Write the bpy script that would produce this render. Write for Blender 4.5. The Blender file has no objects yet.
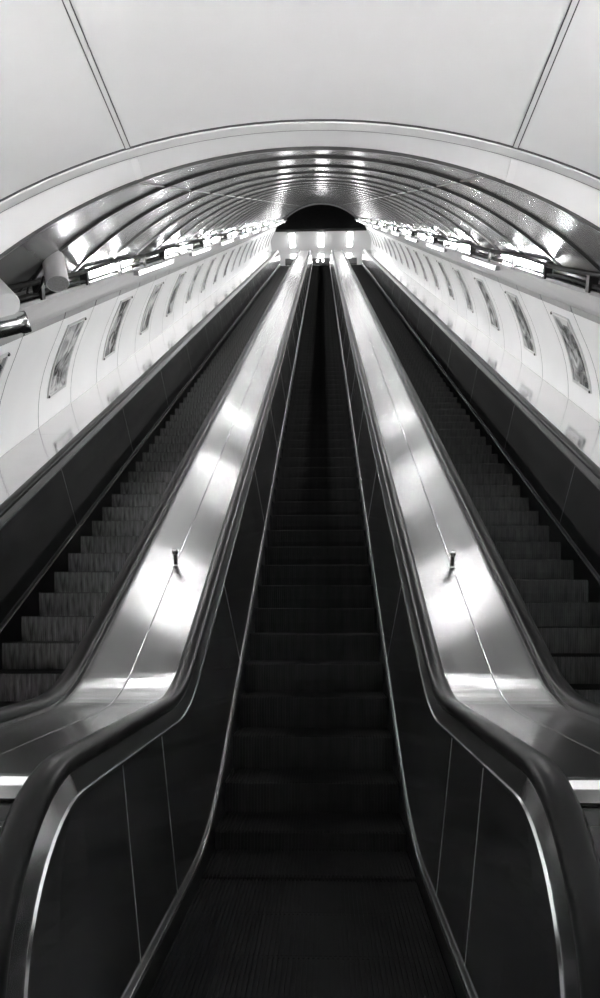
import bpy, bmesh, math, random
from mathutils import Vector, Matrix
random.seed(7)
sc = bpy.context.scene
COL = sc.collection
PI = math.pi
S30, C30 = 0.5, math.cos(PI / 6)
U = Vector((0, C30, S30))            # up along the incline
Wv = Vector((0, -S30, C30))          # square to the incline
CAM = Vector((0.075, 0.0, 1.21))

# ------------------------------------------------------------------ helpers
def I(x, t, w):
    """incline frame: x across, t along the slope, w square to it (0,0 at eye level)"""
    return Vector((x, t * C30 - w * S30, 1.21 + t * S30 + w * C30))

def link(name, bm, mat, parent=None, smooth=False, loc=None):
    bmesh.ops.remove_doubles(bm, verts=bm.verts, dist=1e-5)
    bmesh.ops.recalc_face_normals(bm, faces=bm.faces)
    me = bpy.data.meshes.new(name)
    bm.to_mesh(me); bm.free()
    if mat: me.materials.append(mat)
    if smooth:
        for p in me.polygons: p.use_smooth = True
        try: me.set_sharp_from_angle(angle=math.radians(38))
        except Exception: pass
    o = bpy.data.objects.new(name, me)
    COL.objects.link(o)
    if loc is not None: o.location = loc
    if parent: o.parent = parent
    return o

def empty(name, loc=(0, 0, 0)):
    o = bpy.data.objects.new(name, None)
    o.location = loc; o.empty_display_size = 0.2
    COL.objects.link(o)
    return o

def tag(o, label=None, cat=None, group=None, kind=None):
    if label: o['label'] = label
    if cat: o['category'] = cat
    if group: o['group'] = group
    if kind: o['kind'] = kind
    return o

def struct(o, label, cat):
    return tag(o, label, cat, kind='structure')

def copy_tree(o, parent=None):
    c = o.copy(); COL.objects.link(c)
    c.parent = parent
    for ch in list(o.children):
        copy_tree(ch, c)
    return c

def grid(bm, rows, close_u=False, close_v=False):
    """rows: list of lists of points -> quads"""
    vs = [[bm.verts.new(p) for p in r] for r in rows]
    nr, nc = len(vs), len(vs[0])
    for i in range(nr if close_u else nr - 1):
        for j in range(nc if close_v else nc - 1):
            a, b = vs[i][j], vs[(i + 1) % nr][j]
            c, d = vs[(i + 1) % nr][(j + 1) % nc], vs[i][(j + 1) % nc]
            try: bm.faces.new((a, b, c, d))
            except ValueError: pass
    return vs

def cap(bm, ring):
    try: bm.faces.new(ring)
    except ValueError: pass

def loft(bm, rows):
    """closed section swept over rows, capped at the two ends"""
    vs = grid(bm, rows, close_v=True)
    cap(bm, vs[0]); cap(bm, list(reversed(vs[-1])))

def box(bm, lo, hi, M=None):
    pts = [Vector((x, y, z)) for z in (lo[2], hi[2]) for x, y in ((lo[0], lo[1]), (hi[0], lo[1]), (hi[0], hi[1]), (lo[0], hi[1]))]
    if M is not None: pts = [M @ p for p in pts]
    v = [bm.verts.new(p) for p in pts]
    for f in ((0, 3, 2, 1), (4, 5, 6, 7), (0, 1, 5, 4), (1, 2, 6, 5), (2, 3, 7, 6), (3, 0, 4, 7)):
        bm.faces.new([v[i] for i in f])
    return v

def bevelbox(bm, lo, hi, b, M=None):
    """box with chamfered edges: an octagonal section lofted with drawn-in ends"""
    x0, y0, z0 = lo; x1, y1, z1 = hi
    def ring(z, s):
        q = [(x0 + b, y0), (x1 - b, y0), (x1, y0 + b), (x1, y1 - b), (x1 - b, y1), (x0 + b, y1), (x0, y1 - b), (x0, y0 + b)]
        cx, cy = (x0 + x1) / 2, (y0 + y1) / 2
        r = []
        for x, y in q:
            x = x + (b * s if x < cx else -b * s); y = y + (b * s if y < cy else -b * s)
            p = Vector((x, y, z)); r.append(M @ p if M is not None else p)
        return r
    loft(bm, [ring(z0, 1), ring(z0 + b, 0), ring(z1 - b, 0), ring(z1, 1)])

def tube(bm, pts, r, n=8):
    pts = [Vector(p) for p in pts]
    rows = []
    up = Vector((0.13, 0.2, 1)).normalized()
    for i, p in enumerate(pts):
        d = (pts[min(i + 1, len(pts) - 1)] - pts[max(i - 1, 0)]).normalized()
        a = d.cross(up)
        if a.length < 1e-3: a = d.cross(Vector((1, 0, 0)))
        a.normalize(); b = a.cross(d)
        rr = r[i] if isinstance(r, (list, tuple)) else r
        rows.append([p + rr * (math.cos(k * 2 * PI / n) * a + math.sin(k * 2 * PI / n) * b) for k in range(n)])
    loft(bm, rows)

def lathe(bm, prof, M, n=28):
    """prof: (radius, z) pairs; open ends are closed"""
    rows = [[M @ Vector((r * math.cos(k * 2 * PI / n), r * math.sin(k * 2 * PI / n), z)) for k in range(n)] for r, z in prof]
    vs = grid(bm, rows, close_v=True)
    cap(bm, vs[0]); cap(bm, list(reversed(vs[-1])))

# ------------------------------------------------------------------ materials
def mat(name, base, rough=0.5, metal=0.0, spec=0.5, var=0.0, vscale=6.0, rvar=0.0, bump=0.0, bscale=40.0,
        stretch=(1, 1, 1), aniso=0.0, tangent=None, coat=0.0, emit=None, estr=0.0):
    m = bpy.data.materials.new(name); m.use_nodes = True
    nt = m.node_tree; N = nt.nodes; L = nt.links
    b = N['Principled BSDF']
    c = (base, base, base, 1) if not isinstance(base, (tuple, list)) else (*base, 1)
    b.inputs['Base Color'].default_value = c
    b.inputs['Roughness'].default_value = rough
    b.inputs['Metallic'].default_value = metal
    b.inputs['Specular IOR Level'].default_value = spec
    b.inputs['Coat Weight'].default_value = coat
    b.inputs['Coat Roughness'].default_value = 0.08
    if emit is not None:
        b.inputs['Emission Color'].default_value = (emit, emit, emit, 1)
        b.inputs['Emission Strength'].default_value = estr
    tc = N.new('ShaderNodeTexCoord'); mp = N.new('ShaderNodeMapping')
    mp.inputs['Scale'].default_value = stretch
    L.new(tc.outputs['Object'], mp.inputs['Vector'])
    nz = N.new('ShaderNodeTexNoise'); nz.inputs['Scale'].default_value = vscale; nz.inputs['Detail'].default_value = 5
    L.new(mp.outputs['Vector'], nz.inputs['Vector'])
    if var > 0:
        mr = N.new('ShaderNodeMapRange')
        mr.inputs['From Min'].default_value = 0.3; mr.inputs['From Max'].default_value = 0.7
        mr.inputs['To Min'].default_value = max(0, c[0] * (1 - var)); mr.inputs['To Max'].default_value = min(1, c[0] * (1 + var))
        L.new(nz.outputs['Fac'], mr.inputs['Value'])
        L.new(mr.outputs['Result'], b.inputs['Base Color'])
    if rvar > 0:
        mr = N.new('ShaderNodeMapRange')
        mr.inputs['From Min'].default_value = 0.3; mr.inputs['From Max'].default_value = 0.7
        mr.inputs['To Min'].default_value = max(0.02, rough - rvar); mr.inputs['To Max'].default_value = min(1, rough + rvar)
        L.new(nz.outputs['Fac'], mr.inputs['Value'])
        L.new(mr.outputs['Result'], b.inputs['Roughness'])
    if bump > 0:
        n2 = N.new('ShaderNodeTexNoise'); n2.inputs['Scale'].default_value = bscale; n2.inputs['Detail'].default_value = 3
        L.new(mp.outputs['Vector'], n2.inputs['Vector'])
        bp = N.new('ShaderNodeBump'); bp.inputs['Strength'].default_value = bump; bp.inputs['Distance'].default_value = 0.02
        L.new(n2.outputs['Fac'], bp.inputs['Height'])
        L.new(bp.outputs['Normal'], b.inputs['Normal'])
    if aniso > 0:
        b.inputs['Anisotropic'].default_value = aniso
        cx = N.new('ShaderNodeCombineXYZ')
        for i in range(3): cx.inputs[i].default_value = tangent[i]
        L.new(cx.outputs[0], b.inputs['Tangent'])
    return m

M = {}
M['wall'] = mat('white_enamel', 0.92, 0.28, var=0.03, vscale=1.5)
M['vault'] = mat('grey_vault_enamel', 0.15, 0.22, spec=0.28, var=0.05, vscale=1.2, bump=0.07, bscale=1.3)
M['hall'] = mat('pale_vault_enamel', 0.72, 0.35, var=0.03, vscale=1.0)
M['strip'] = mat('grey_strip', 0.33, 0.35, var=0.05)
M['cornice'] = mat('cornice_enamel', 0.8, 0.25, var=0.04, vscale=2.0)
M['dark'] = mat('dark_gap', 0.012, 0.7, spec=0.2, var=0.2)
M['rib'] = mat('dark_rib', 0.06, 0.35, var=0.2)
M['palerib'] = mat('pale_batten', 0.66, 0.35, var=0.05)
M['rubber'] = mat('black_rubber', 0.008, 0.36, spec=0.11)
M['laminate'] = mat('black_laminate', 0.045, 0.2, metal=0.6, spec=0.5, var=0.3, vscale=3.0, rvar=0.04)
M['skirt'] = mat('dark_skirt', 0.015, 0.35, spec=0.15, var=0.3, vscale=5)
M['steel'] = mat('polished_steel', 0.62, 0.2, metal=1.0, var=0.1, vscale=8, rvar=0.06)
M['trim'] = mat('bright_trim', 0.75, 0.22, metal=1.0, var=0.05)
M['deck'] = mat('brushed_steel_deck', 0.52, 0.24, metal=1.0, var=0.03, vscale=1.3, aniso=1.0, tangent=(1, 0, 0))
M['sidedeck'] = mat('brushed_steel_side_deck', 0.34, 0.13, metal=1.0, var=0.06, vscale=4, rvar=0.04)
M['step'] = mat('step_riser_metal', 0.2, 0.45, metal=0.4, var=0.7, vscale=7, stretch=(5, 1, 0.7), rvar=0.08)  # lightest copy of the step metal, its colour set to look lit
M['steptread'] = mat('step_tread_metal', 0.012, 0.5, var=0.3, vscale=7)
M['stepdark'] = mat('dimmed_step_riser', 0.024, 0.7, spec=0.1, var=0.25, vscale=4, stretch=(5, 1, 0.7))  # middle escalator's copy of the step metal, darkened to look dim
M['stepmid'] = mat('grey_step_riser', 0.1, 0.5, metal=0.3, spec=0.3, var=0.4, vscale=6, stretch=(5, 1, 0.7))  # right escalator's copy of the step metal, toned to look less lit
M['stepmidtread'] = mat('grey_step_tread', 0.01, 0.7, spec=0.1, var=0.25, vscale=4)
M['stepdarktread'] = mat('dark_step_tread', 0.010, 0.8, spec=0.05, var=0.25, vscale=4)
M['floor'] = mat('floor_stone', 0.22, 0.35, var=0.25, vscale=9)
M['tube'] = mat('lit_tube', 0.9, 0.3, emit=1.0, estr=58)
M['fronttube'] = mat('dimmer_lit_tube', 0.9, 0.3, emit=1.0, estr=1.0)
M['toplamp'] = mat('lit_ceiling_lamp', 0.9, 0.3, emit=1.0, estr=3.6)
M['addedlamp'] = mat('lit_added_lamp', 0.9, 0.3, emit=1.0, estr=19)
M['frame'] = mat('pale_poster_frame', 0.62, 0.3, metal=0.3, var=0.05)
M['bolt'] = mat('dark_bolt', 0.03, 0.4, metal=0.5, var=0.2)
M['speaker'] = mat('white_speaker_shell', 0.66, 0.4, var=0.05)
M['grille'] = mat('grey_speaker_grille', 0.30, 0.6, var=0.25, vscale=120)
M['cable'] = mat('black_cable', 0.015, 0.7, spec=0.2, var=0.3)
M['pipe'] = mat('grey_conduit', 0.30, 0.35, metal=0.6, var=0.15)
M['signal'] = mat('lit_signal', 0.9, 0.3, emit=1.0, estr=4)

def print_mat():
    m = bpy.data.materials.new('poster_print'); m.use_nodes = True
    nt = m.node_tree; N = nt.nodes; L = nt.links
    b = N['Principled BSDF']; b.inputs['Roughness'].default_value = 0.25
    tc = N.new('ShaderNodeTexCoord'); oi = N.new('ShaderNodeObjectInfo')
    ml = N.new('ShaderNodeMath'); ml.operation = 'MULTIPLY'; ml.inputs[1].default_value = 57.0
    L.new(oi.outputs['Random'], ml.inputs[0])
    cb = N.new('ShaderNodeCombineXYZ')
    for i in range(3): L.new(ml.outputs[0], cb.inputs[i])
    ad = N.new('ShaderNodeVectorMath'); ad.operation = 'ADD'
    L.new(tc.outputs['Object'], ad.inputs[0]); L.new(cb.outputs[0], ad.inputs[1])
    vo = N.new('ShaderNodeTexVoronoi'); vo.inputs['Scale'].default_value = 3.2
    nz = N.new('ShaderNodeTexNoise'); nz.inputs['Scale'].default_value = 3.6; nz.inputs['Detail'].default_value = 4
    nz.inputs['Distortion'].default_value = 1.4
    L.new(ad.outputs[0], vo.inputs['Vector']); L.new(ad.outputs[0], nz.inputs['Vector'])
    mx = N.new('ShaderNodeMath'); mx.operation = 'ADD'
    sp = N.new('ShaderNodeSeparateColor'); L.new(vo.outputs['Color'], sp.inputs[0])
    m2 = N.new('ShaderNodeMath'); m2.operation = 'MULTIPLY'; m2.inputs[1].default_value = 0.35
    L.new(sp.outputs[0], m2.inputs[0]); L.new(m2.outputs[0], mx.inputs[0]); L.new(nz.outputs['Fac'], mx.inputs[1])
    rp = N.new('ShaderNodeValToRGB')
    rp.color_ramp.elements[0].position = 0.45; rp.color_ramp.elements[0].color = (0.03, 0.03, 0.03, 1)
    rp.color_ramp.elements[1].position = 0.82; rp.color_ramp.elements[1].color = (0.75, 0.75, 0.75, 1)
    e = rp.color_ramp.elements.new(0.6); e.color = (0.26, 0.26, 0.26, 1)
    L.new(mx.outputs[0], rp.inputs['Fac']); L.new(rp.outputs['Color'], b.inputs['Base Color'])
    return m
M['print'] = print_mat()

# ------------------------------------------------------------------ the running line of an escalator
KY, R0, R1 = 3.987, 1.95, 1.5
T0, T1 = R0 * math.tan(PI / 12), R1 * math.tan(PI / 12)
LEN = 43.2
A0 = R0 * PI / 6
SI = A0 + LEN - T0 - T1               # s at the end of the straight slope
A1 = R1 * PI / 6
SF = SI + A1                          # s where the upper flat starts
YS = KY - T0
YTOP, ZTOP = KY + LEN * C30, LEN * S30
NEWY, NEWZ = 2.13, 0.39               # centre of the rounded lower newel
SN = NEWY - YS
RREF = 0.42

def pos(s, h):
    """point of the running line at s, offset h square to it -> (Y, Z)"""
    if s < SN:
        a = min((SN - s) / RREF, PI)
        r = h - NEWZ
        return (NEWY - r * math.sin(a), NEWZ + r * math.cos(a))
    if s <= 0: return (YS + s, h)
    if s <= A0:
        a = s / R0
        return (YS + (R0 - h) * math.sin(a), R0 - (R0 - h) * math.cos(a))
    if s <= SI:
        d = s - A0 + T0
        return (KY + d * C30 - h * S30, d * S30 + h * C30)
    cy = KY + (LEN - T1) * C30 + R1 * S30; cz = (LEN - T1) * S30 - R1 * C30
    if s <= SF:
        a = PI / 6 - (s - SI) / R1
        return (cy - (R1 + h) * math.sin(a), cz + (R1 + h) * math.cos(a))
    return (cy + (s - SF), cz + R1 + h)

def samples(s0, s1, newel=False):
    out = [s0]
    marks = [0.0, A0, SI, SF]
    s = s0
    while s < s1 - 1e-6:
        if s < SN - 1e-6: st = RREF * PI / 20
        elif s < -1e-6: st = 0.5
        elif s < A0 - 1e-6: st = A0 / 12
        elif s < SI - 1e-6: st = 6.0
        elif s < SF - 1e-6: st = A1 / 8
        else: st = 1.0
        n = s + st
        for m in [SN] + marks:
            if s < m - 1e-6 < n: n = m
        s = min(n, s1); out.append(s)
    return out

def sweep(bm, prof, s0, s1, cx, sx, closed=True):
    """prof: (x,h) section, mirrored by sx about the escalator centre cx"""
    rows = []
    for s in samples(s0, s1):
        r = []
        for x, h in prof:
            y, z = pos(s, h)
            r.append(Vector((cx + sx * x, y, z)))
        rows.append(r)
    if closed: loft(bm, rows)
    else: grid(bm, rows)

STOP = SF + 2.2                       # upper end of the moving parts

# ------------------------------------------------------------------ escalators
STEP_W = 0.5
def step_mesh():
    """one step: cleated tread and curved cleated riser, solid underneath"""
    bm = bmesh.new()
    n = 56
    prof = [(0.425, -0.0015, 1), (0.385, 0.0, 1), (0.010, 0.0, 1), (0.0, -0.006, 1), (0.004, -0.06, 1), (0.012, -0.12, 1), (0.026, -0.18, 1), (0.044, -0.25, 1)]
    cols = []
    for i in range(n):
        x0 = -STEP_W + 0.004 + (2 * STEP_W - 0.008) * i / n
        wd = (2 * STEP_W - 0.008) / n
        cols += [(x0, 0), (x0 + wd * 0.5, 0), (x0 + wd * 0.5, 1), (x0 + wd, 1)]
    rows = []
    for y, z, k in prof:
        r = []
        for x, g in cols:
            d = 0.009 * g
            if z >= -0.002: r.append(Vector((x, y, z - d)))
            else: r.append(Vector((x, y + d, z - (d if z > -0.02 else 0))))
        rows.append(r)
    grid(bm, rows)
    # sides and underside close the body
    w = STEP_W - 0.004
    for sx in (-1, 1):
        pts = [Vector((sx * w, y, z - 0.0005)) for y, z, k in prof] + [Vector((sx * w, 0.40, -0.12))]
        bm.faces.new([bm.verts.new(p) for p in pts])
    grid(bm, [[Vector((-w, 0.044, -0.25)), Vector((w, 0.044, -0.25))], [Vector((-w, 0.40, -0.12)), Vector((w, 0.40, -0.12))],
              [Vector((-w, 0.40, -0.0125)), Vector((w, 0.40, -0.0125))]])
    bmesh.ops.recalc_face_normals(bm, faces=bm.faces)
    me = bpy.data.meshes.new('step'); bm.to_mesh(me); bm.free()
    return me

STEP_ME = {}
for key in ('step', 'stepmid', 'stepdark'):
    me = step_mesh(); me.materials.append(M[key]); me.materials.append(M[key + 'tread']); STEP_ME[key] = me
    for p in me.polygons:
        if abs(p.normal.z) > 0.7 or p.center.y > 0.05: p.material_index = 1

HR = [(x + 0.007, h + 0.008) for x, h in
      [(0.596, 0.800), (0.600, 0.818), (0.612, 0.829), (0.639, 0.833), (0.666, 0.829), (0.679, 0.818), (0.683, 0.800),
       (0.678, 0.788), (0.664, 0.786), (0.664, 0.796), (0.614, 0.796), (0.614, 0.786), (0.600, 0.788)]]
PT, PB = 0.735, 0.10                  # top and bottom of the balustrade panel (h)
XB, XT = 0.505, 0.590
def panel_x(h): return XB + (XT - XB) * (h - PB) / (PT - PB)

def make_escalator(cx, key, phase, label):
    root = empty('escalator', (cx, KY, 0))
    tag(root, label, 'escalator')
    def put(name, bm, m, parent=root, smooth=False):
        o = link(name, bm, m, None, smooth)
        o.parent = parent
        o.matrix_parent_inverse = parent.matrix_world.inverted() if parent is not root else Matrix.Translation(-Vector(root.location))
        return o
    # steps
    ss = []
    s = -1.35 + phase
    while s < SF + 1.0:
        ss.append(s); s += 0.4
    rest = bmesh.new()
    for i, s in enumerate(ss):
        y, z = pos(s, 0.0)
        if i < 100:
            o = bpy.data.objects.new('step', STEP_ME[key]); COL.objects.link(o)
            o.parent = root; o.location = (0, y - KY, z)
        else:
            tmp = bmesh.new(); tmp.from_mesh(STEP_ME[key])
            bmesh.ops.translate(tmp, verts=tmp.verts, vec=Vector((cx, y, z)))
            t2 = bpy.data.meshes.new('tmp'); tmp.to_mesh(t2); tmp.free()
            rest.from_mesh(t2); bpy.data.meshes.remove(t2)
    me = bpy.data.meshes.new('upper_steps'); rest.to_mesh(me); rest.free(); me.materials.append(M[key]); me.materials.append(M[key + 'tread'])
    o = bpy.data.objects.new('upper_steps', me); COL.objects.link(o); o.parent = root
    o.matrix_parent_inverse = Matrix.Translation(-Vector(root.location)); o['kind'] = 'stuff'
    # comb plates at both ends
    bm = bmesh.new()
    box(bm, (cx - 0.5, 1.75, -0.05), (cx + 0.5, YS - 1.36 + phase, 0.004))
    put('comb_plate', bm, M['steel'])
    bm = bmesh.new()
    box(bm, (cx - 0.5, YTOP + 1.0, ZTOP - 0.05), (cx + 0.5, YTOP + 2.4, ZTOP + 0.006))
    put('comb_plate', bm, M['dark'])
    for sx in (-1, 1):
        # skirt
        bm = bmesh.new()
        sweep(bm, [(0.502, -0.30), (0.502, 0.092), (0.53, 0.092), (0.53, -0.30)], SN, STOP, cx, sx)
        put('skirt_panel', bm, M['skirt'])
        bm = bmesh.new()
        sweep(bm, [(0.497, 0.088), (0.495, 0.096), (0.500, 0.102), (0.512, 0.102), (0.512, 0.088)], SN - 0.2, STOP, cx, sx) if False else \
            sweep(bm, [(0.496, 0.086), (0.494, 0.094), (0.499, 0.101), (0.512, 0.102), (0.512, 0.086)], SN, STOP, cx, sx)
        put('skirt_trim', bm, M['trim'], smooth=True)
        bm = bmesh.new()
        sweep(bm, [(0.503, 0.104), (0.505, 0.130), (0.512, 0.134), (0.516, 0.104)], SN, STOP, cx, sx)
        put('skirt_channel', bm, M['rib'])
        # balustrade panels: the newel panel first, then one after another up the slope
        cuts = [SN + 0.42, SN + 1.02]
        while cuts[-1] < STOP - 2.6: cuts.append(cuts[-1] + 2.4)
        cuts.append(STOP)
        nh = 10
        hs = [PB + (PT - PB) * k / nh for k in range(nh + 1)]
        for i in range(len(cuts)):
            bm = bmesh.new()
            a = SN if i == 0 else cuts[i - 1] + 0.002
            b = cuts[i] - 0.002
            rows = []
            for s in samples(a, b):
                rows.append([Vector((cx + sx * panel_x(h), *pos(s, h))) for h in hs])
            grid(bm, rows)
            if i == 0:
                rn = PT - NEWZ
                left, midc, right = [], [], []
                for k in range(25):
                    f = PI * k / 24
                    z = NEWZ + rn * math.cos(f)
                    left.append(Vector((cx + sx * XT, NEWY - rn * math.sin(f), z)))
                    midc.append(Vector((cx + sx * (0.35 * XT + 0.65 * panel_x(z)), NEWY - 0.6 * rn * math.sin(f), z)))
                    right.append(Vector((cx + sx * panel_x(z), NEWY, z)))
                grid(bm, [left, midc, right])
            geo = bmesh.ops.solidify(bm, geom=bm.faces[:], thickness=0.012)
            p = put('balustrade_panel', bm, M['laminate'], smooth=False)
            if i < len(cuts) - 1:
                bm = bmesh.new()
                c = cuts[i]
                rr = []
                for dx, ds in ((-0.0015, -0.0022), (-0.0015, 0.0022), (0.006, 0.0022), (0.006, -0.0022)):
                    rr.append([Vector((cx + sx * (panel_x(h) + dx), *pos(c + ds, h))) for h in hs])
                loft(bm, [list(q) for q in zip(*rr)])
                j = put('joint_strip', bm, M['pipe'], parent=p)
                j.matrix_parent_inverse = Matrix.Identity(4)
                j.parent = p; j.matrix_parent_inverse = p.matrix_parent_inverse.copy()
                j.matrix_parent_inverse = Matrix.Identity(4)
        s_new = SN - RREF * PI
        # bright bead along the top of the panels
        bm = bmesh.new()
        sweep(bm, [(0.582, PT - 0.006), (0.582, PT + 0.004), (0.592, PT + 0.006), (0.598, PT - 0.006)], s_new, STOP, cx, sx)
        put('panel_bead', bm, M['trim'], smooth=True)
        # rail base between the panel and the handrail: steel band round the newel, black up the slope
        base = [(0.588, PT + 0.003), (0.600, PT + 0.03), (0.616, 0.800), (0.676, 0.800), (0.690, 0.778), (0.690, PT - 0.02), (0.60, PT - 0.02)]
        bm = bmesh.new()
        sweep(bm, base, s_new, SN - 0.04, cx, sx)
        put('newel_band', bm, M['steel'], smooth=True)
        bm = bmesh.new()
        sweep(bm, base, SN - 0.037, STOP, cx, sx)
        put('rail_base', bm, M['skirt'], smooth=True)
        bm = bmesh.new()
        sweep(bm, HR, s_new, STOP, cx, sx)
        put('handrail', bm, M['rubber'], smooth=True)
    return root

EX = 1.88
make_escalator(0.0, 'stepdark', 0.0, 'middle escalator straight ahead with steps coloured dim, rising between the two shiny steel decks')
make_escalator(-EX, 'step', 0.27, 'left escalator with grey step risers coloured as if lit, rising along the left poster wall')
make_escalator(EX, 'stepmid', 0.1, 'right escalator with steps coloured dim, rising along the right poster wall')

# ------------------------------------------------------------------ steel decks
DH = 0.782
def make_deck(x0, x1, cuts_l, cuts_r, mname, name, label, cat, group=None, single=False):
    root = empty(name, ((x0 + x1) / 2, KY, 0)); tag(root, label, cat, group)
    inv = Matrix.Translation(-Vector(root.location))
    s_new = SN - RREF * 0.4
    xm = (x0 + x1) / 2
    halves = [(x0, x1, cuts_l)] if single else [(x0, xm - 0.0015, cuts_l), (xm + 0.0015, x1, cuts_r)]
    for a, b, cuts in halves:
        cs = [s_new] + cuts + [STOP]
        for i in range(len(cs) - 1):
            bm = bmesh.new()
            sweep(bm, [(a, DH - 0.02), (a, DH - 0.002), (a + 0.003, DH), (b - 0.003, DH), (b, DH - 0.002), (b, DH - 0.02)],
                  cs[i] + 0.0015, cs[i + 1] - 0.0015, 0, 1)
            o = link('deck_plate', bm, M[mname], root); o.matrix_parent_inverse = inv
    # dark carcass beneath the plates, seen through the joints and at the newel
    bm = bmesh.new()
    rows = []
    for s in samples(SN, STOP):
        r = []
        for x, h in ((x0 + 0.002, DH - 0.021), (x1 - 0.002, DH - 0.021), (x1 - 0.002, -0.1), (x0 + 0.002, -0.1)):
            r.append(Vector((x, *pos(s, h))))
        rows.append(r)
    loft(bm, rows)
    o = link('carcass', bm, M['dark'], root); o.matrix_parent_inverse = inv
    bm = bmesh.new()
    sweep(bm, [(x0 + 0.001, DH - 0.03), (x0 + 0.001, DH - 0.012), (x1 - 0.001, DH - 0.012), (x1 - 0.001, DH - 0.03)], SN - RREF * PI * 0.98, SN - RREF * 0.405, 0, 1)
    o = link('front_panel', bm, M['laminate'], root); o.matrix_parent_inverse = inv
    return root

def cutlist(first, step):
    out = []
    s = first
    while s < STOP - 1.5:
        out.append(s); s += step
    return out
cl, cr = cutlist(4.50, 2.9), cutlist(4.50, 2.9)
make_deck(-EX + 0.692, -0.692, cl, [c + 0.12 for c in cr], 'deck', 'steel_deck',
          'brushed steel deck between the left and middle escalators', 'escalator deck')
make_deck(0.692, EX - 0.692, [c - 0.1 for c in cl], [c - 0.45 for c in cr], 'deck', 'steel_deck',
          'brushed steel deck between the middle and right escalators', 'escalator deck')
make_deck(-3.16, -EX - 0.692, cutlist(2.0, 3.51), None, 'sidedeck', 'side_deck',
          'polished steel deck along the foot of the left poster wall', 'escalator deck', single=True)
make_deck(EX + 0.692, 3.16, cutlist(2.0, 3.51), None, 'sidedeck', 'side_deck',
          'polished steel deck along the foot of the right poster wall', 'escalator deck', single=True)

# little stops standing on the deck seams
def make_stop(x, s, label):
    y, z = pos(s, DH)
    root = empty('deck_stop', (x, y, z)); tag(root, label, 'deck stop')
    R = Matrix.Rotation(PI / 6, 4, 'X')
    bm = bmesh.new(); bevelbox(bm, (-0.022, -0.03, 0), (0.022, 0.03, 0.008), 0.003, R); link('base', bm, M['steel'], root)
    bm = bmesh.new(); lathe(bm, [(0.013, 0.006), (0.013, 0.07), (0.011, 0.075)], R, 16); link('post', bm, M['bolt'], root, True)
    bm = bmesh.new(); lathe(bm, [(0.014, 0.072), (0.02, 0.078), (0.02, 0.108), (0.015, 0.115)], R, 20); link('cap', bm, M['steel'], root, True)
make_stop(-0.94, 2.27, 'small steel stop standing on the seam of the left deck')
make_stop(0.94, 2.23, 'small steel stop standing on the seam of the right deck')

# ------------------------------------------------------------------ inclined tunnel
YA, YE = 4.10, 42.2                   # vertical planes where the sloping tunnel starts and ends
RV, CV = 3.2, -2.855                  # vault radius and centre
def t_at(y, w): return (y + S30 * w) / C30
def vault_pt(a, r=RV): return (r * math.sin(a), CV + r * math.cos(a))
AV = math.radians(49)
PW = 1.17
T_SEAM0 = 8.7 - PW / 2 - 3 * PW       # joints of the wall panels and of the vault rings
seams = [T_SEAM0 + k * PW for k in range(40)]

def strip_rows(pts, y0, y1, t0=None, t1=None):
    a, b = [], []
    for x, w in pts:
        ta, tb = t_at(y0, w), t_at(y1, w)
        if t0 is not None: ta = max(ta, t0)
        if t1 is not None: tb = min(tb, t1)
        a.append(I(x, ta, w)); b.append(I(x, max(tb, ta + 1e-3), w))
    return [a, b]

bm = bmesh.new()
NA = 64
arc = [vault_pt(-AV + 2 * AV * k / NA) for k in range(NA + 1)]
r1 = strip_rows(arc, YA, YE)
grid(bm, r1)
bmesh.ops.solidify(bm, geom=bm.faces[:], thickness=0.05)
vault = link('ceiling_vault', bm, M['vault'], None, True)
struct(vault, 'glossy grey ribbed vault over the sloping escalator tunnel', 'ceiling')

n = 0
for k, ts in enumerate(seams):
    if ts < 5.0 or ts > 48.4: continue
    n += 1
    bm = bmesh.new()
    rows = []
    for j in range(NA + 1):
        a = -AV + 2 * AV * j / NA
        q = []
        for dr, dt in ((0.004, -0.015), (-0.014, -0.012), (-0.014, 0.012), (0.004, 0.015)):
            x, w = vault_pt(a, RV + dr); q.append(I(x, ts + dt, w))
        rows.append(q)
    loft(bm, rows)
    o = link('trim_%d' % n, bm, M['rib'])
    struct(o, 'dark ring rib across the sloping vault', 'rib'); o['group'] = 'ring ribs of the sloping vault'

# long seams of the vault
for a in (-0.335, 0.335):
    bm = bmesh.new()
    prof = [vault_pt(a - 0.002, RV + 0.003), vault_pt(a - 0.002, RV - 0.005), vault_pt(a + 0.002, RV - 0.005), vault_pt(a + 0.002, RV + 0.003)]
    loft(bm, strip_rows(prof, YA, YE))
    n += 1
    o = link('trim_%d' % n, bm, M['pipe'])
    struct(o, 'long thin seam strip running up the %s of the sloping vault' % ('left' if a < 0 else 'right'), 'seam strip')

# wall profile (x, w) from the deck up
WALL = [(3.14, -2.258), (3.115, -2.05), (3.07, -1.85), (3.0, -1.65), (2.91, -1.45), (2.80, -1.25), (2.70, -1.06)]
def wall_x(w):
    for (xa, wa), (xb, wb) in zip(WALL, WALL[1:]):
        if wa <= w <= wb: return xa + (xb - xa) * (w - wa) / (wb - wa)
    return WALL[0][0] if w < WALL[0][1] else WALL[-1][0]
WP = [(wall_x(w), w) for w in [-2.258 + (1.198) * k / 14 for k in range(15)]]
STRIP = [(2.70, -1.06), (2.69, -0.985)]
CORN = [(2.66, -0.985), (2.50, -0.88), (2.30, -0.75), (2.13, -0.655), (2.055, -0.62)]

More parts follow.
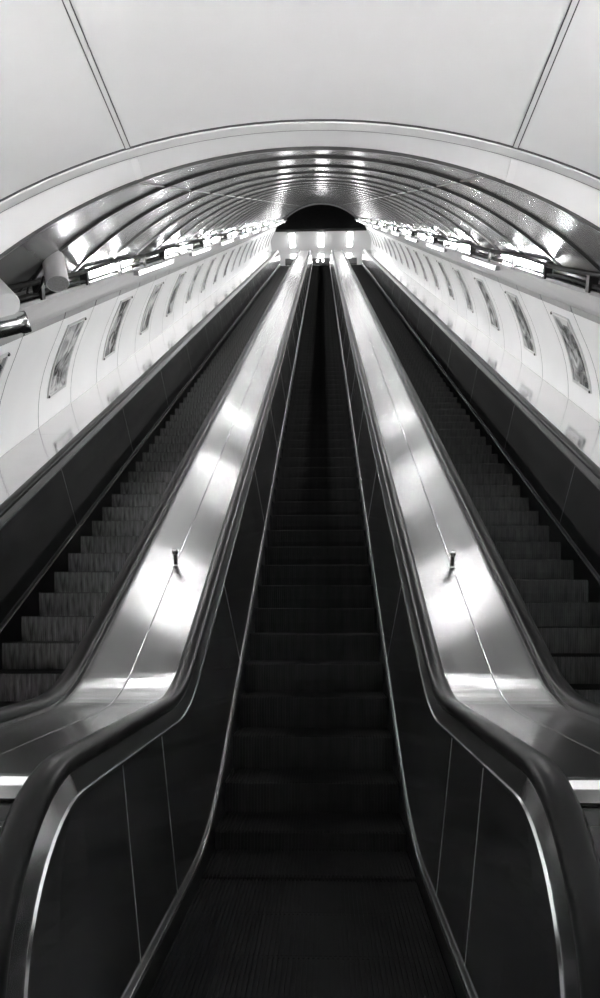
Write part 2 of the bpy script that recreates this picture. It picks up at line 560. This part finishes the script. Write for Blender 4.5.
for sx, side in ((-1, 'left'), (1, 'right')):
    # backing
    bm = bmesh.new()
    back = [(sx * (x + 0.03), w) for x, w in WP] + [(sx * 2.74, -0.98)]
    grid(bm, strip_rows(back, YA, YE))
    bmesh.ops.solidify(bm, geom=bm.faces[:], thickness=0.04 * sx)
    wall = link('wall_%s' % side, bm, M['dark'])
    struct(wall, 'curved %s wall of white enamel panels carrying the posters' % side, 'wall')
    ed = [t_at(YA, -1.6) - 3] + [s for s in seams if s > 3.3] + [60]
    for a, b in zip(ed, ed[1:]):
        a2, b2 = a + 0.006, b - 0.006
        if a2 > t_at(YE, -1.0): break
        bm = bmesh.new()
        pts = [(sx * x, w) for x, w in WP]
        grid(bm, strip_rows(pts, YA, YE, a2, b2))
        bmesh.ops.solidify(bm, geom=bm.faces[:], thickness=0.0)
        o = link('panel', bm, M['wall'], wall, True)
    # grey strip with dark joints
    for a, b in zip(ed, ed[1:]):
        a2, b2 = a + 0.02, b - 0.02
        if a2 > t_at(YE, -0.9): break
        bm = bmesh.new()
        sec = [(sx * 2.715, -1.055), (sx * 2.690, -1.055), (sx * 2.665, -0.985), (sx * 2.715, -0.985)]
        loft(bm, strip_rows(sec, YA, YE, a2, b2))
        link('grey_strip', bm, M['strip'], wall)
    # cornice with its lip
    bm = bmesh.new()
    sec = [(sx * x, w) for x, w in CORN] + [(sx * 2.05, -0.614), (sx * 2.05, -0.598), (sx * 2.065, -0.592), (sx * 2.075, -0.612),
           (sx * 2.30, -0.655), (sx * 2.42, -0.70), (sx * 2.70, -0.985)]
    loft(bm, strip_rows(sec, YA, YE))
    n += 1
    o = link('trim_%d' % n, bm, M['cornice'], None, True)
    struct(o, 'pale sloping cornice ledge above the %s poster wall, carrying lamps and cables' % side, 'cornice')
    n += 1
    bm = bmesh.new()
    sec = [(sx * 2.052, -0.622), (sx * 2.044, -0.622), (sx * 2.042, -0.592), (sx * 2.054, -0.590)]
    loft(bm, strip_rows(sec, YA + 0.02, YE - 0.02))
    o = link('trim_%d' % n, bm, M['pipe'])
    struct(o, 'thin metal lip along the edge of the %s cornice' % side, 'trim')

ORD = ['nearest', 'second', 'third', 'fourth', 'fifth', 'sixth', 'seventh', 'eighth', 'ninth', 'tenth', 'eleventh', 'twelfth', 'thirteenth',
       'fourteenth', 'fifteenth', 'sixteenth', 'seventeenth', 'eighteenth', 'nineteenth', 'twentieth']
# ------------------------------------------------------------------ posters
def make_poster(sx):
    root = empty('framed_poster', (0, 0, 0))
    off = I(0, 0, 0)
    W0, W1, HW = -1.985, -1.155, 0.32
    def patch(name, w0, w1, ta, tb, lift, thick, m, parent):
        bm = bmesh.new()
        k = 12
        rows = []
        for tt in (ta, tb):
            rows.append([I(sx * (wall_x(w0 + (w1 - w0) * j / k) - lift), tt, w0 + (w1 - w0) * j / k) - off for j in range(k + 1)])
        grid(bm, rows)
        bmesh.ops.recalc_face_normals(bm, faces=bm.faces)
        # thickness toward the wall
        ret = bmesh.ops.extrude_face_region(bm, geom=bm.faces[:])
        vs = [e for e in ret['geom'] if isinstance(e, bmesh.types.BMVert)]
        bmesh.ops.translate(bm, verts=vs, vec=Vector((sx * thick, 0, 0)))
        return link(name, bm, m, parent)
    pr = patch('print', W0 + 0.03, W1 - 0.03, -HW + 0.035, HW - 0.035, 0.012, 0.010, M['print'], root)
    fr = bmesh.new()
    for (w0, w1, ta, tb) in ((W0, W0 + 0.032, -HW, HW), (W1 - 0.032, W1, -HW, HW), (W0 + 0.032, W1 - 0.032, -HW, -HW + 0.037), (W0 + 0.032, W1 - 0.032, HW - 0.037, HW)):
        k = 10
        rows = []
        for lift, tt in ((0.0005, ta), (0.020, ta), (0.020, tb), (0.0005, tb)):
            rows.append([I(sx * (wall_x(w0 + (w1 - w0) * j / k) - lift), tt, w0 + (w1 - w0) * j / k) - off for j in range(k + 1)])
        loft(fr, [list(q) for q in zip(*rows)])
    link('frame', fr, M['frame'], root)
    for (w, tt) in ((W0 + 0.016, -HW + 0.018), (W1 - 0.016, HW - 0.018)) if True else ():
        bm = bmesh.new()
        c = I(sx * (wall_x(w) - 0.018), tt, w) - off
        Mx = Matrix.Translation(c) @ Matrix.Rotation(-sx * PI / 2, 4, 'Y')
        lathe(bm, [(0.018, 0), (0.018, 0.008), (0.011, 0.014)], Mx, 14)
        link('bolt', bm, M['bolt'], root, True)
    return root

for sx, side in ((-1, 'left'), (1, 'right')):
    proto = None
    i = 0
    t = 8.7 - 2 * PW
    while t < 47.0:
        root = make_poster(sx) if proto is None else copy_tree(proto)
        proto = proto or root
        root.location = I(0, t, 0)
        which = ORD[i] if i < len(ORD) else 'topmost'
        tag(root, 'framed grey poster on the %s wall, %s' % (side, 'nearest to the camera' if i == 0 else which + ' one up the slope'), 'poster',
            'framed posters on the %s wall' % side)
        t += 2 * PW; i += 1

# ------------------------------------------------------------------ tube lamps on the ledges
def make_lamp(sx, front):
    root = empty('tube_lamp', (0, 0, 0)); off = I(0, 0, 0)
    HL = 1.08 if front else 0.95
    X, Wl = (2.030, -0.655) if front else (2.105, -0.500)
    bm = bmesh.new()
    if front:
        sec = [(X + 0.04, Wl - 0.012), (X + 0.028, Wl - 0.02), (X + 0.022, Wl + 0.022), (X - 0.03, Wl + 0.030), (X - 0.03, Wl + 0.036), (X + 0.018, Wl + 0.036), (X + 0.03, Wl + 0.03)]
    else:
        sec = [(X + 0.045, Wl - 0.11), (X + 0.005, Wl - 0.11), (X + 0.028, Wl - 0.02), (X + 0.028, Wl + 0.022), (X - 0.022, Wl + 0.030), (X - 0.022, Wl + 0.036), (X + 0.030, Wl + 0.032), (X + 0.036, Wl + 0.02)]
    loft(bm, [[I(sx * x, tt, w) - off for x, w in sec] for tt in (-HL, HL)])
    link('added_hood', bm, M['strip'], root)  # hood added round the tube to block its light from the vault
    bm = bmesh.new(); tube(bm, [I(sx * X, tt, Wl) - off for tt in (-HL + 0.04, HL - 0.04)], 0.022, 12)
    link('tube', bm, M['fronttube' if front else 'tube'], root, True)
    for e in (-1, 1):
        bm = bmesh.new()
        bx = [(X - 0.018, Wl - 0.02), (X + 0.03, Wl - 0.02), (X + 0.028, Wl + 0.024), (X - 0.018, Wl + 0.024)]
        loft(bm, [[I(sx * x, tt, w) - off for x, w in bx] for tt in (e * (HL - 0.045), e * (HL - 0.005))])
        link('lamp_holder', bm, M['pipe'], root)
    return root
LT0 = 9.9
for sx, side in ((-1, 'left'), (1, 'right')):
    for front in (True, False):
        proto = None; i = 0
        t = LT0 if front else LT0 - 1.9
        while t < 45.5:
            root = make_lamp(sx, front) if proto is None else copy_tree(proto)
            proto = proto or root
            root.location = I(0, t, 0)
            tag(root, 'lit tube lamp %s the %s ledge, %s' % ('under the lip of' if front else 'behind the cables on', side, 'nearest to the camera' if i == 0 else ORD[i] + ' one up the slope'), 'lamp',
                'tube lamps %s the %s ledge' % ('under' if front else 'on', side))
            t += 3.8; i += 1

# ------------------------------------------------------------------ cables and conduits on the ledges
def cable(sx, label, x0, w0, r, hump, wob, ph, m, name='cable', clips=False):
    off = I(sx * x0, 8.0, w0)
    root = empty(name, off)
    tag(root, label, 'cable' if name == 'cable' else 'conduit')
    bm = bmesh.new(); pts = []
    t = t_at(YA, w0) + 0.25
    while t < t_at(YE, w0) - 0.3:
        f = ((t - T_SEAM0 + ph) / PW) % 1.0
        w = w0 + hump * abs(math.sin(PI * f)) ** 0.7 + wob * math.sin(t * 2.3 + ph * 5)
        x = x0 + wob * math.sin(t * 1.7 + ph)
        pts.append(I(sx * x, t, w) - off); t += PW / 7
    tube(bm, pts, r, 7)
    link('sheath', bm, m, root, True)
    if clips:
        for ts in seams:
            if ts < 5 or ts > 46: continue
            bm = bmesh.new()
            sec = [(sx * (x0 - 0.033), w0 - 0.034), (sx * (x0 + 0.03), w0 - 0.034), (sx * (x0 + 0.034), w0 + 0.11), (sx * (x0 - 0.02), w0 + 0.112), (sx * (x0 - 0.038), w0 + 0.09)]
            loft(bm, [[I(x, tt, w) - off for x, w in sec] for tt in (ts - 0.035, ts + 0.035)])
            link('clip', bm, M['bolt'], root)
    return root
for sx, side in ((-1, 'left'), (1, 'right')):
    cable(sx, 'thin black cable sagging between clips along the foot of the %s ledge' % side, 2.06, -0.572, 0.014, 0.012, 0.008, 0.0, M['cable'], clips=True)
    cable(sx, 'thick wavy black cable running in front of the lamps on the %s ledge' % side, 2.045, -0.478, 0.021, 0.0, 0.009, 0.4, M['cable'])
    cable(sx, 'straight grey conduit along the %s ledge against the vault' % side, 2.20, -0.560, 0.013, 0.0, 0.002, 0.0, M['pipe'], name='conduit')

# ------------------------------------------------------------------ loudspeakers by the left ledge
def make_speaker(c, axis, label, r=0.088, ln=0.30, foot=None):
    root = empty('loudspeaker', c); tag(root, label, 'loudspeaker')
    q = Vector(axis).normalized().to_track_quat('Z', 'Y').to_matrix().to_4x4()
    bm = bmesh.new()
    lathe(bm, [(r * 0.6, -ln / 2), (r * 0.93, -ln / 2 + 0.006), (r, -ln / 2 + 0.02), (r, ln / 2 - 0.004), (r * 0.97, ln / 2), (r * 0.93, ln / 2), (r * 0.93, ln / 2 - 0.012)], q, 36)
    link('shell', bm, M['speaker'], root, True)
    bm = bmesh.new(); lathe(bm, [(r * 0.925, ln / 2 - 0.014), (r * 0.925, ln / 2 - 0.006), (r * 0.4, ln / 2 - 0.001)], q, 36)
    link('grille', bm, M['grille'], root, True)
    if foot is not None:
        bm = bmesh.new()
        f = Vector(foot) - Vector(c)
        side = Vector((math.copysign(1, f.x) * r * 1.02, 0, 0))
        tube(bm, [side + Vector((0, 0.0, 0.05)), side * 1.5 + Vector((0, 0.02, 0.0)), f + Vector((0, 0, 0.05)), f], 0.011, 8)
        tube(bm, [side * 1.0 + Vector((0, 0.0, -0.05)), side * 1.4 + Vector((0, 0.06, -0.08)), f + Vector((0, 0.1, 0.01))], 0.009, 8)
        link('bracket', bm, M['bolt'], root, True)
    return root
def ray(px, py, depth):
    """a place seen along a sight line, used to set distances while building"""
    dx, up = (px - 322) / 750.0, (499 - py) / 750.0
    s, c = math.sin(math.radians(8.87)), math.cos(math.radians(8.87))
    return Vector((CAM.x + dx * depth, c * depth - s * up * depth, CAM.z + s * depth + c * up * depth))
c = ray(52, 266, 5.45)
make_speaker(c, (0.30, -0.30, -0.92), 'white cylinder loudspeaker on a bracket above the left ledge', 0.082, 0.29, (-2.10, c.y + 0.05, c.z - 0.16))
c = ray(-6, 293, 4.7)
make_speaker(c, (-0.60, 0.35, 0.62), 'white loudspeaker at the left edge of the view, just inside the tunnel mouth', 0.09, 0.26, (-2.13, c.y + 0.06, c.z - 0.1))
c = ray(6, 322, 4.7)
root = empty('spotlight', c); tag(root, 'shiny steel cylinder spotlight under the left ledge beside the tunnel mouth', 'spotlight')
q = Vector((0.86, 0.2, 0.32)).normalized().to_track_quat('Z', 'Y').to_matrix().to_4x4()
bm = bmesh.new(); lathe(bm, [(0.045, -0.14), (0.062, -0.12), (0.062, 0.05), (0.069, 0.06), (0.069, 0.11), (0.062, 0.115), (0.06, 0.10)], q, 28); link('housing', bm, M['steel'], root, True)
bm = bmesh.new(); lathe(bm, [(0.058, 0.098), (0.058, 0.104), (0.03, 0.108)], q, 28); link('lens', bm, M['grille'], root, True)
bm = bmesh.new(); tube(bm, [(0, 0, 0.05), (-0.05, 0.03, 0.10), (-0.16, 0.06, 0.13)], 0.012, 8); link('bracket', bm, M['bolt'], root, True)

# ------------------------------------------------------------------ lower landing hall
RH, ZA = 3.5, 1.21 + 2.765
CH = ZA - RH
YV = 3.845
Y_BACK = -7.0
def hall_arc(r=RH, a1=math.radians(80), n=64):
    return [(r * math.sin(-a1 + 2 * a1 * k / n), CH + r * math.cos(-a1 + 2 * a1 * k / n)) for k in range(n + 1)]
bm = bmesh.new()
ha = hall_arc()
grid(bm, [[Vector((x, Y_BACK, z)) for x, z in ha], [Vector((x, YV, z)) for x, z in ha]])
bmesh.ops.solidify(bm, geom=bm.faces[:], thickness=0.05)
struct(link('ceiling_landing', bm, M['hall'], None, True), 'smooth pale vault over the lower landing', 'ceiling')
def vplane_arc(y, w_off=0.0, a1=AV, n=64):
    out = []
    for k in range(n + 1):
        x, w = vault_pt(-a1 + 2 * a1 * k / n, RV + w_off)
        out.append(Vector((x, y, 1.21 + (w + S30 * y) / C30)))
    return out
def hall_like(y, r, n=64):
    xs = [p.x for p in vplane_arc(YA)]
    return [Vector((x * 1.0, y, CH + math.sqrt(max(r * r - x * x, 0.01)))) for x in xs]
def ring(y0, z0, y1, z1, m, label, cat):
    """a trim ring round the tunnel mouth; the section follows the hall vault"""
    global n
    n += 1
    bm = bmesh.new()
    ks = hall_arc(RH)
    rows = []
    for k in range(65):
        a = -math.radians(80) + 2 * math.radians(80) * k / 64
        rows.append([Vector(((RH + d) * math.sin(a), y, CH + (RH + d) * math.cos(a))) for y, d in ((y0, z0), (y1, z0), (y1, z1), (y0, z1))])
    loft(bm, rows)
    return struct(link('trim_%d' % n, bm, m, None, True), label, cat)
ring(YV - 0.002, 0.03, YV + 0.014, -0.002, M['rib'], 'outer dark line round the tunnel mouth', 'trim')
ring(YV + 0.014, 0.03, YV + 0.078, -0.012, M['palerib'], 'pale batten ring round the tunnel mouth', 'trim')
ring(YV + 0.078, 0.03, YV + 0.096, -0.002, M['rib'], 'inner dark line round the tunnel mouth', 'trim')
# portal band from the hall vault to the sloping vault
bm = bmesh.new()
a0 = hall_like(YV + 0.096, RH)
b0 = vplane_arc(YA)
m0 = [(p * 0.5 + q * 0.5) for p, q in zip(a0, b0)]
grid(bm, [a0, m0, b0])
n += 1
struct(link('trim_%d' % n, bm, M['hall'], None, True), 'pale portal band between the landing vault and the sloping vault', 'portal')
bm = bmesh.new()
n += 1
b1, b2, b3, b4 = vplane_arc(YA - 0.012, 0.004), vplane_arc(YA - 0.012, -0.016), vplane_arc(YA + 0.014, -0.016), vplane_arc(YA + 0.014, 0.004)
loft(bm, [list(q) for q in zip(b1, b2, b3, b4)])
struct(link('trim_%d' % n, bm, M['rib'], None, True), 'thin dark bead at the inner edge of the portal band', 'trim')
# seam battens of the landing vault
for sx in (-1, 1):
    xs = -1.02 if sx < 0 else 1.15
    a = math.asin(xs / RH)
    for (ya, yb, first) in ((Y_BACK, YV - 0.004, True),):
        bm = bmesh.new()
        da = 0.0032
        sec = [(a - da, 0.002), (a - da, -0.007), (a + da, -0.007), (a + da, 0.002)]
        loft(bm, [[Vector(((RH + d) * math.sin(q), y, CH + (RH + d) * math.cos(q))) for q, d in sec] for y in (ya, yb)])
        n += 1
        struct(link('trim_%d' % n, bm, M['palerib']), 'pale seam batten on the %s of the landing vault' % ('left' if sx < 0 else 'right'), 'batten')
        bm = bmesh.new()
        for q0 in (a - da - 0.0018, a + da + 0.0002):
            sec = [(q0, 0.002), (q0, -0.003), (q0 + 0.0016, -0.003), (q0 + 0.0016, 0.002)]
            loft(bm, [[Vector(((RH + d) * math.sin(q), y, CH + (RH + d) * math.cos(q))) for q, d in sec] for y in (ya, yb)])
        n += 1
        struct(link('trim_%d' % n, bm, M['rib']), 'thin dark strips either side of the %s seam batten' % ('left' if sx < 0 else 'right'), 'seam')
    # its continuation on the portal band
    bm = bmesh.new()
    i0 = min(range(len(a0)), key=lambda i: abs(a0[i].x - xs))
    pa, pb = a0[i0], b0[i0]
    dn = Vector((0, 0, -0.008)); wd = Vector((0.02, 0, -sx * 0.007))
    loft(bm, [[p - wd, p + wd, p + wd + dn, p - wd + dn] for p in (pa, pb)])
    n += 1
    struct(link('trim_%d' % n, bm, M['cornice']), 'short grey batten across the %s of the portal band' % ('left' if sx < 0 else 'right'), 'batten')

# hall walls, floor
for sx, side in ((-1, 'left'), (1, 'right')):
    bm = bmesh.new()
    xa = RH * math.sin(math.radians(80))
    box(bm, (min(sx * xa, sx * (xa + 0.1)), Y_BACK, -0.3), (max(sx * xa, sx * (xa + 0.1)), YA, CH + RH * math.cos(math.radians(80)) + 0.02))
    struct(link('wall_landing_%s' % side, bm, M['hall']), 'pale %s side wall of the lower landing' % side, 'wall')
    # cheek that closes the step between hall and tunnel beside the portal
    bm = bmesh.new()
    prof = []
    for w in [CORN[-1][1] + 0.03, -0.655, -0.75, -0.88, -0.985, -1.06] + [w for x, w in reversed(WALL)][1:]:
        if w > -0.985: x = 2.05 + (2.66 - 2.05) * ((-0.60 - w) / 0.385)
        elif w > -1.06: x = 2.69
        else: x = wall_x(w)
        prof.append((x, 1.21 + (w + S30 * YA) / C30))
    prof.append((3.14, 0.6))
    inner = [Vector((sx * (x + 0.01), YA - 0.01, z)) for x, z in prof]
    outer = [Vector((sx * max(x + 0.5, 3.55), YA - 0.01, z)) for x, z in prof]
    top = Vector((sx * 2.05, YA - 0.01, 1.21 + (-0.57 + S30 * YA) / C30))
    grid(bm, [inner, outer])
    bmesh.ops.solidify(bm, geom=bm.faces[:], thickness=0.02)
    n += 1
    struct(link('trim_%d' % n, bm, M['hall']), 'pale cheek beside the %s of the tunnel mouth' % side, 'cheek')
bm = bmesh.new()
box(bm, (-3.6, Y_BACK, -0.12), (3.6, 1.745, 0.0))
struct(link('floor', bm, M['floor']), 'dark stone floor of the lower landing', 'floor')
bm = bmesh.new()
box(bm, (-3.6, Y_BACK - 0.1, -0.12), (3.6, Y_BACK, 4.1))
struct(link('wall_back', bm, M['dark']), 'dark end wall of the lower landing', 'wall')
bm = bmesh.new()
box(bm, (-3.6, 1.745, -0.6), (3.6, YS + 0.4, -0.35))
struct(link('floor_pit', bm, M['dark']), 'dark pit floor under the lower end of the escalators', 'floor')

# unseen lamps added to light the landing vault only; ledges block light downward
for sx, side in ((-1, 'left'), (1, 'right')):
    bm = bmesh.new()
    sec = [(sx * 3.30, 1.80), (sx * 2.98, 1.86), (sx * 2.96, 1.96), (sx * 2.98, 1.96), (sx * 3.0, 1.885), (sx * 3.24, 1.885)]
    loft(bm, [[Vector((x, y, z)) for x, z in sec] for y in (Y_BACK + 0.1, YV - 0.1)])
    n += 1
    struct(link('trim_%d' % n, bm, M['hall']), 'added pale light-shielding ledge along the %s side of the lower landing' % side, 'ledge')
    for k in range(4):
        yc = -4.2 + k * 2.1
        root = empty('added_landing_lamp', (sx * 3.09, yc, 1.885))
        tag(root, 'added unseen tube lamp on the %s landing ledge, %s from the end wall' % (side, ['first', 'second', 'third', 'fourth'][k]), 'lamp', 'added lamps of the lower landing')
        bm = bmesh.new(); bevelbox(bm, (-0.04, -0.8, 0.0), (0.04, 0.8, 0.03), 0.006); link('housing', bm, M['cornice'], root)
        bm = bmesh.new(); tube(bm, [(0, -0.78, 0.055), (0, 0.78, 0.055)], 0.024, 12); link('tube', bm, M['addedlamp'], root, True)
        for e in (-1, 1):
            bm = bmesh.new(); bevelbox(bm, (-0.028, e * 0.785 - 0.012, 0.028), (0.028, e * 0.785 + 0.012, 0.082), 0.005); link('lamp_holder', bm, M['pipe'], root)

# ------------------------------------------------------------------ upper hall
ZC = 24.28
YB = 52.0
bm = bmesh.new(); box(bm, (-4.2, YTOP + 2.4, ZTOP - 0.2), (4.2, YB, ZTOP))
struct(link('floor_upper', bm, M['floor']), 'floor of the upper hall at the head of the escalators', 'floor')
bm = bmesh.new(); box(bm, (-4.2, YE + 0.22, ZC), (4.2, YB, ZC + 0.15))
struct(link('ceiling_upper', bm, M['hall']), 'white ceiling of the upper hall beyond the tunnel', 'ceiling')
bm = bmesh.new(); box(bm, (-4.2, YB, ZTOP - 0.2), (4.2, YB + 0.15, ZC + 0.15))
struct(link('wall_upper', bm, M['hall']), 'white far wall of the upper hall', 'wall')
for sx, side in ((-1, 'left'), (1, 'right')):
    bm = bmesh.new(); box(bm, (min(sx * 3.15, sx * 3.3), YE, ZTOP - 0.6), (max(sx * 3.15, sx * 3.3), YB, ZC + 0.1))
    struct(link('wall_upper_%s' % side, bm, M['hall']), 'white %s side wall of the upper hall' % side, 'wall')
# dark lunette over the head of the tunnel, with a beam along its foot
bm = bmesh.new()
lo, hi = [], []
for p in vplane_arc(YE, 0.03):
    z0 = ZC + 0.28
    hi.append(Vector((p.x, YE + 0.25, max(p.z, z0 + 0.001)))); lo.append(Vector((p.x, YE + 0.25, z0)))
grid(bm, [lo, hi]); bmesh.ops.solidify(bm, geom=bm.faces[:], thickness=0.05)
struct(link('wall_lunette', bm, M['dark']), 'dark arched lunette closing the head of the tunnel', 'wall')
bm = bmesh.new(); box(bm, (-2.75, YE - 0.02, ZC - 0.02), (2.75, YE + 0.25, ZC + 0.30))
n += 1
struct(link('trim_%d' % n, bm, M['dark']), 'black beam across the head of the tunnel under the lunette', 'beam')

ROWL = {0: 'front', 1: 'rear'}
for row, (ya, yb) in enumerate(((42.6, 44.3), (45.3, 46.4))):
    for x, wh in ((-1.78, 'left'), (0.0, 'middle'), (1.78, 'right')):
        root = empty('ceiling_lamp', (x, (ya + yb) / 2, ZC))
        tag(root, '%s lit strip lamp in the %s row on the upper hall ceiling' % (wh, ROWL[row]), 'lamp', 'strip lamps on the upper hall ceiling')
        ln = (yb - ya) / 2
        bm = bmesh.new(); bevelbox(bm, (-0.2, -ln - 0.04, -0.05), (0.2, ln + 0.04, -0.001), 0.01); link('housing', bm, M['cornice'], root)
        bm = bmesh.new(); bevelbox(bm, (-0.17, -ln, -0.085), (0.17, ln, -0.045), 0.01); link('diffuser', bm, M['toplamp'], root)

# dark signal boards on posts at the head of each escalator
for cx, lab, hw in ((-EX, 'left', 0.36), (0, 'middle', 0.56), (EX, 'right', 0.36)):
    root = empty('signal_board', (cx, YTOP + 2.7, ZTOP)); tag(root, 'dark board on two posts at the head of the %s escalator' % lab, 'board')
    bm = bmesh.new(); bevelbox(bm, (-hw, -0.05, 1.32), (hw, 0.05, 1.74), 0.015); link('board', bm, M['bolt'], root)
    for sx in (-1, 1):
        bm = bmesh.new(); bevelbox(bm, (sx * (hw - 0.06) - 0.03, -0.04, 0), (sx * (hw - 0.06) + 0.03, 0.04, 1.33), 0.006); link('post', bm, M['bolt'], root)
    if cx == 0:
        for x in (-0.22, 0.12):
            bm = bmesh.new(); lathe(bm, [(0.07, 0), (0.07, 0.02), (0.05, 0.03)], Matrix.Translation((x, -0.05, 1.55)) @ Matrix.Rotation(PI / 2, 4, 'X'), 16)
            link('signal_lamp', bm, M['signal'], root)

# ------------------------------------------------------------------ world, camera, colour
wd = bpy.data.worlds.new('world'); sc.world = wd; wd.use_nodes = True
wd.node_tree.nodes['Background'].inputs[0].default_value = (0.5, 0.5, 0.5, 1)
wd.node_tree.nodes['Background'].inputs[1].default_value = 0.02

cam = bpy.data.cameras.new('camera'); co = bpy.data.objects.new('camera', cam); COL.objects.link(co)
cam.sensor_fit = 'VERTICAL'; cam.sensor_height = 36.0; cam.lens = 36.0 * 750 / 998
cam.clip_start = 0.05; cam.clip_end = 300
co.location = CAM
co.rotation_euler = (math.radians(90 + 8.87), 0, math.radians(1.81))
sc.camera = co

sc.view_settings.view_transform = 'Standard'
sc.view_settings.look = 'None'
sc.view_settings.gamma = 1.0
sc.view_settings.use_curve_mapping = False
sc.view_settings.exposure = 3.15
sc.cycles.use_denoising = True
sc.cycles.max_bounces = 8
sc.cycles.sample_clamp_indirect = 8.0
